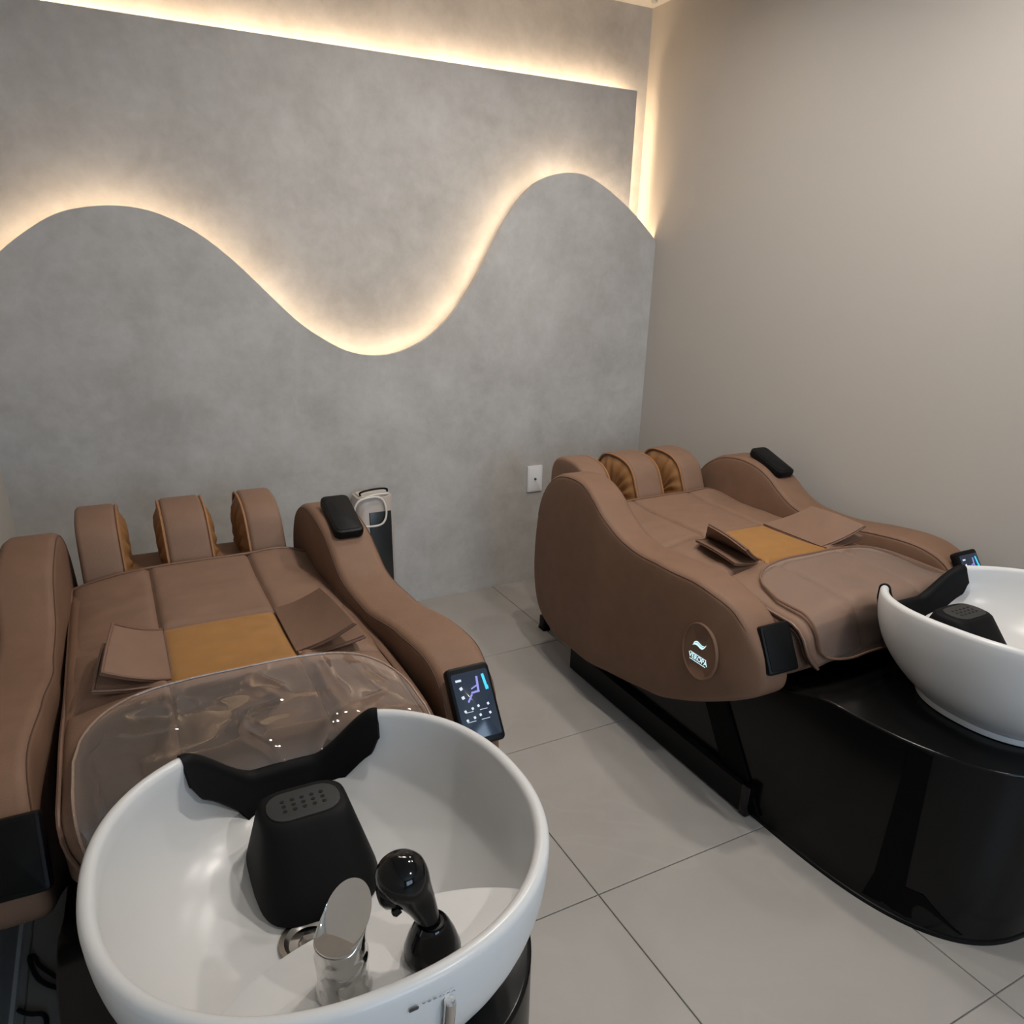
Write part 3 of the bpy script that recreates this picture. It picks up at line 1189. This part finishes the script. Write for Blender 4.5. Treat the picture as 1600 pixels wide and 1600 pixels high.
def make_basin():
    root = empty('shampoo_basin', (CXL + .018, .80, .462), '', 'basin', 'shampoo basins')

    def part(name, VF, m, parent=root, **kw):
        return mk(name, VF[0], VF[1], m, parent, BO, **kw)
    bowl = part('bowl', bowl_mesh(), M_CERAMIC, angle=180)
    # foot ring
    nt_ = 96
    V, F = [], []
    prof = [(.60, .463), (.605, .470), (.60, .477), (.57, .482)]
    for k, z in prof:
        for i in range(nt_):
            u, y = rim_xy(2 * math.pi * i / nt_, k * 1.01)
            V.append((u, y, z))
    for j in range(len(prof) - 1):
        for i in range(nt_):
            a, b = j * nt_ + i, j * nt_ + (i + 1) % nt_
            F.append((a, b, b + nt_, a + nt_))
    F.append(tuple(range(nt_)))
    part('foot_ring', (V, F), M_CERAMIC, bowl)
    # faucet deck: raised ledge across the front of the bowl
    N_ = 40
    zt = .666
    V, F = [], []
    arcs = []
    for k in range(N_ + 1):
        a = -1 + 2 * k / N_
        x = .030 + .235 * a
        yin = .565 + .118 * max(0, 1 - abs(a) ** 2.4) ** .75
        # stay inside the ceramic wall
        t = math.atan2(-1, 0)
        lo = .53
        for kk in range(200):
            yy = .80 - kk * .0015
            if (abs(x) / .272) ** 2.25 + (abs(yy - .80) / .274) ** 2.25 > 1:
                lo = yy
                break
        arcs.append((x, lo, max(yin, lo + .002)))
    m_ = 0
    for x, lo, hi in arcs:
        V += [(x, lo, zt), (x, max(lo, hi - .012), zt), (x, hi - .004, zt - .003), (x, hi, zt - .012), (x, hi + .006, .57 + .07 * (1 - min(1, (hi - lo) / .09))), (x, lo + .005, .640)]
    for k in range(N_):
        a, b = 6 * k, 6 * (k + 1)
        for c_ in range(6):
            F.append((a + c_, a + (c_ + 1) % 6, b + (c_ + 1) % 6, b + c_))
    part('faucet_deck', (V, F), M_CERAMIC, bowl)
    # drain
    V, F = lathe([(.002, .518), (.012, .518), (.016, .521), (.026, .522), (.033, .528), (.040, .531), (.041, .5335), (.034, .5335), (.028, .527), (.016, .526), (.012, .530), (.002, .530)], 36, (-.035, .795, 0))
    dr = part('drain', (V, F), M_STEEL)
    V, F = lathe([(.001, .530), (.004, .530), (.005, .536), (.008, .538), (.008, .541), (.001, .542)], 20, (-.035, .795, 0))
    part('drain_plug', (V, F), M_CHROME, dr)
    # faucet: chrome barrel with a slanted spoon lever on top
    fx, fy, fz = -.034, .592, zt
    V, F = lathe([(.001, 0), (.029, 0), (.0305, .003), (.029, .008), (.0265, .012), (.0275, .028), (.0265, .031), (.0275, .034), (.0285, .052), (.027, .055), (.0275, .058), (.0265, .075), (.001, .075)], 40, (fx, fy, fz))
    fc = part('faucet_body', (V, F), M_CHROME)
    V, F = [], []
    nr = 40
    lev = []
    for j in range(10):
        h = j / 9
        for i in range(nr):
            a = 2 * math.pi * i / nr
            x, y = .0275 * math.cos(a), .0275 * math.sin(a)
            # top plane slanted up toward +x/+y side
            tl = .092 + .024 * (math.cos(a - math.radians(42)))
            z = .072 + (tl - .072) * h
            k = 1 - .05 * h
            V.append((fx + x * k + .012 * h * h, fy + y * k + .010 * h * h, fz + z))
    for j in range(9):
        for i in range(nr):
            a, b = j * nr + i, j * nr + (i + 1) % nr
            F.append((a, b, b + nr, a + nr))
    # dished top
    base_n = 9 * nr
    cxx = sum(V[base_n + i][0] for i in range(nr)) / nr
    cyy = sum(V[base_n + i][1] for i in range(nr)) / nr
    czz = sum(V[base_n + i][2] for i in range(nr)) / nr
    prev = base_n
    for k in (.8, .5, .2):
        n0 = len(V)
        for i in range(nr):
            p = V[base_n + i]
            V.append((cxx + (p[0] - cxx) * k, cyy + (p[1] - cyy) * k, czz + (p[2] - czz) * k - .004 * (1 - k)))
        for i in range(nr):
            F.append((prev + i, prev + (i + 1) % nr, n0 + (i + 1) % nr, n0 + i))
        prev = n0
    F.append(tuple(prev + i for i in range(nr)))
    part('faucet_lever', (V, F), M_CHROME, fc, angle=50)
    # shower holder
    V, F = lathe([(.001, 0), (.030, 0), (.0325, .004), (.0325, .012), (.027, .030), (.020, .046), (.017, .050), (.013, .048), (.001, .046)], 36, (.068, .590, zt))
    part('shower_holder', (V, F), M_BLACKG)
    # small maker's mark printed under the lip, and the chrome hose guide
    yw = .5185
    Mt = Matrix(((1, 0, 0, 0), (0, 0, -1, 0), (0, 1, 0, 0), (0, 0, 0, 1)))
    cu_, cz_ = .030, .700

    def outer_y(u, z):
        # outer ceramic wall at (u, z) on the front side
        best = None
        for kk in range(60):
            yy = .80 - kk * .005
        zr = rim_z(u, .53) - .010
        f = max(0, min(1, (z - .475) / (zr - .475)))
        k = .60 + .40 * (1 - (1 - f) ** 2.3)
        return .80 - .290 * k * max(0, 1 - (abs(u) / (.285 * k)) ** 2.25) ** (1 / 2.25)
    nrm = Vector((0.0, -.93, -.36))
    Mtx = Matrix.Translation((-BO[0], -BO[1], -BO[2])) @ slope_frame((cu_ + .014, outer_y(cu_ + .014, cz_) - .0022, cz_), Vector((0, -.36, .93)), nrm)
    text_mesh('VEROPA', .0075, M_PRINTG, 'maker_lettering', bowl, Mtx, .0001, 1.5)
    Mtx2 = Matrix.Translation((-BO[0], -BO[1], -BO[2])) @ slope_frame((cu_ - .014, outer_y(cu_ - .014, cz_) - .0022, cz_), Vector((0, -.36, .93)), nrm)
    b_ = rbox(.010, .007, .0012, .001, Mtx2)
    mk('maker_mark', b_[0], b_[1], M_PRINT, bowl)
    u_ = .055
    pts = [(u_, outer_y(u_, z) - .006, z) for z in (.690, .68, .66, .62, .58, .53, .48)]
    part('hose_guide', tube(pts, .0065, 10), M_CHROME)
    return root


basL = make_basin()
basL['label'] = 'nearer white ceramic shampoo basin in the foreground with chrome faucet'
basR = copy_tree(basL)
basR.location.x = CXR + .018
basR['label'] = 'white ceramic shampoo basin cut off by the right edge of the photo'


# neck rest ----------------------------------------------------------------------
def rim_at(u):
    """rim point on the neck side for a given u"""
    y = .80 + .305 * max(0, 1 - (abs(u) / .285) ** 2.25) ** (1 / 2.25)
    return y, rim_z(u, y)


def make_neck():
    root = empty('neck_rest', (CXL + .018, 1.0, .60), '', 'neck rest', 'black neck rests on the basins')
    O2 = (0, 1.0, .60)
    nu, nv = 121, 30

    def fn(a, b):
        sgn = (a - .5) * 2
        u = .157 * sgn
        y, z = rim_at(u)
        # inward direction along the rim normal in plan
        dx, dy = -u * .75, .78 - y
        l = math.hypot(dx, dy)
        dx, dy = dx / l, dy / l
        c = 1 - abs(sgn) ** 2.2
        din = .058 + .085 * sstep(.60, .25, abs(sgn)) - .016 * sstep(.90, 1.0, abs(sgn)) ** 2   # length reaching into the bowl
        dout = .030 + .010 * c
        th = .007
        edge = 1 - sstep(.93, 1.0, abs(sgn)) * .25
        r = .014
        arc = math.pi * r
        tot = dout + arc + din
        s = tot * b
        cy0, cz0 = -.010, z - .010            # centre of the lip
        if s < dout:
            o_, h = -(r), -(dout - s) * .95
        elif s < dout + arc:
            q = (s - dout) / r
            o_, h = -r * math.cos(q), r * math.sin(q)
        else:
            e = s - dout - arc
            o_, h = r + e * .42, -e * .88
        o_ += .010
        return (u + dx * o_ * edge, y + dy * o_, cz0 + h * edge + .002)
    V, F = grid(fn, nu, nv)
    P = [V[j * nu:(j + 1) * nu] for j in range(nv)]
    V, F, E_ = sheet(P, -.006)
    cradle = mk('neck_cradle', V, F, M_RUBBER, root, O2, angle=60)
    # block carrying the head: flared frustum with a rounded pierced top
    def blk(t):
        # t 0 bottom .. 1 top: half width, y front, y back, z
        return (.094 - .030 * t, .812 + .088 * t, 1.03 - .040 * t, .535 + .110 * t)
    n_ = 48
    rings = []
    for t in (0, .12, .3, .5, .7, .85, .94, .98, 1.0):
        hw, y0, y1, z = blk(t)
        if t > .9:
            sh = (.0, .003, .007)[(0.94, .98, 1.0).index(t)]
            hw -= sh
            y0 += sh
            y1 -= sh
        if t < .05:
            hw -= .006
            y0 += .006
        rg = []
        for i in range(n_):
            a = 2 * math.pi * i / n_
            c_, s_ = math.cos(a), math.sin(a)
            e = 2 / 3.6
            rg.append((hw * math.copysign(abs(c_) ** e, c_), (y0 + y1) / 2 + (y1 - y0) / 2 * math.copysign(abs(s_) ** e, s_), z + (.0 if t < .5 else 0)))
        rings.append(rg)
    V = [v for r_ in rings for v in r_]
    F = []
    for j in range(len(rings) - 1):
        for i in range(n_):
            a, b = j * n_ + i, j * n_ + (i + 1) % n_
            F.append((a, b, b + n_, a + n_))
    F.append(tuple(range(n_)))
    F.append(tuple((len(rings) - 1) * n_ + i for i in range(n_)))
    bo = mk('head_support', V, F, M_RUBBER, root, O2, angle=50)
    zt = .645
    V, F = rbox(.108, .066, .003, .028, Matrix.Translation((0, .942, zt + .0008)))
    mk('pierced_top', V, F, M_RUBBER2, bo, O2)
    V, F = lathe([(.0005, 0), (.0034, 0), (.0034, .0008), (.0005, .0008)], 10)
    hm = None
    for j in range(3):
        for i in range(5):
            if hm is None:
                h = mk('hole', V, F, M_HOLE, bo)
                hm = h.data
            else:
                h = bpy.data.objects.new('hole', hm)
                COL.objects.link(h)
                h.parent = bo
            h.location = ((i - 2) * .0145, .942 + (j - 1) * .0115 - O2[1], zt + .0021 - O2[2])
    return root


nkL = make_neck()
nkL['label'] = 'black silicone neck rest hooked over the nearer basin'
nkR = copy_tree(nkL)
nkR.location.x = CXR + .018
nkR['label'] = 'black silicone neck rest hooked over the basin at the right edge'


# hand shower ----------------------------------------------------------------------
def make_shower():
    hx, hy, hz = .068, .590, .666 + .040
    root = empty('hand_shower', (CXL + .018 + hx, hy, hz), '', 'hand shower')
    P = [(0, 0, -.006), (-.002, .001, .006), (-.005, .003, .018), (-.010, .006, .034), (-.017, .010, .050), (-.024, .013, .066), (-.030, .016, .080), (-.034, .018, .092), (-.036, .019, .099)]
    R = [.0125, .0128, .0140, .0172, .0222, .0275, .0280, .020, .004]
    pts = catmull(P, 34, False)
    rad = [x[0] for x in catmull([(r_,) for r_ in R], 34, False)]
    body = mk('handle', *tube(pts, rad, 24), M_BLACKG, root)
    # spray face looking left into the bowl
    ax = Matrix.Rotation(math.radians(-100), 3, 'Y')
    ax = Matrix.Rotation(math.radians(-30), 3, 'Z') @ ax
    V, F = lathe([(.001, .012), (.0235, .012), (.0255, .015), (.0255, .026), (.022, .031), (.001, .031)], 30, (-.020, .011, .064), ax)
    mk('spray_head', V, F, M_BLACKG, root)
    V, F = lathe([(.001, .0315), (.018, .0315), (.018, .033), (.001, .033)], 24, (-.020, .011, .064), ax)
    mk('spray_face', V, F, M_BLACKP, root)
    V, F = lathe([(.0005, 0), (.005, 0), (.005, .007), (.003, .009), (.0005, .009)], 12, (-.036, .002, .042), Matrix.Rotation(math.radians(-120), 3, 'Y'))
    mk('spray_button', V, F, M_BLACKG, root)
    V, F = lathe([(.0128, 0), (.0160, .001), (.0160, .006), (.0128, .008)], 24, (0, 0, .001))
    mk('collar', V, F, M_BLACKP, root)
    return root


shL = make_shower()
shL['label'] = 'glossy black hand shower standing in its holder beside the chrome faucet'

# cables on the floor by the left wall --------------------------------------------------
c1 = [(-.242, 1.352, .006), (-.258, 1.365, .006), (-.282, 1.38, .006), (-.313, 1.402, .006), (-.339, 1.435, .006), (-.355, 1.480, .006), (-.359, 1.505, .006), (-.350, 1.500, .008),
      (-.335, 1.464, .008), (-.286, 1.388, .013), (-.268, 1.347, .006), (-.271, 1.312, .006), (-.285, 1.27, .006), (-.30, 1.2, .006)]
tag(mk('power_cable', *tube(catmull(c1, 80, False), .0048, 8), M_CABLE), 'black power cable looped on the floor beneath the left bed', 'cable')
c2 = [(-.370, 1.372, .006), (-.360, 1.360, .006), (-.346, 1.350, .006), (-.327, 1.340, .006), (-.319, 1.318, .006), (-.322, 1.27, .006), (-.33, 1.2, .006)]
tag(mk('power_cable', *tube(catmull(c2, 50, False), .0048, 8), M_CABLE), 'short black power cable bent on the floor against the left wall', 'cable')
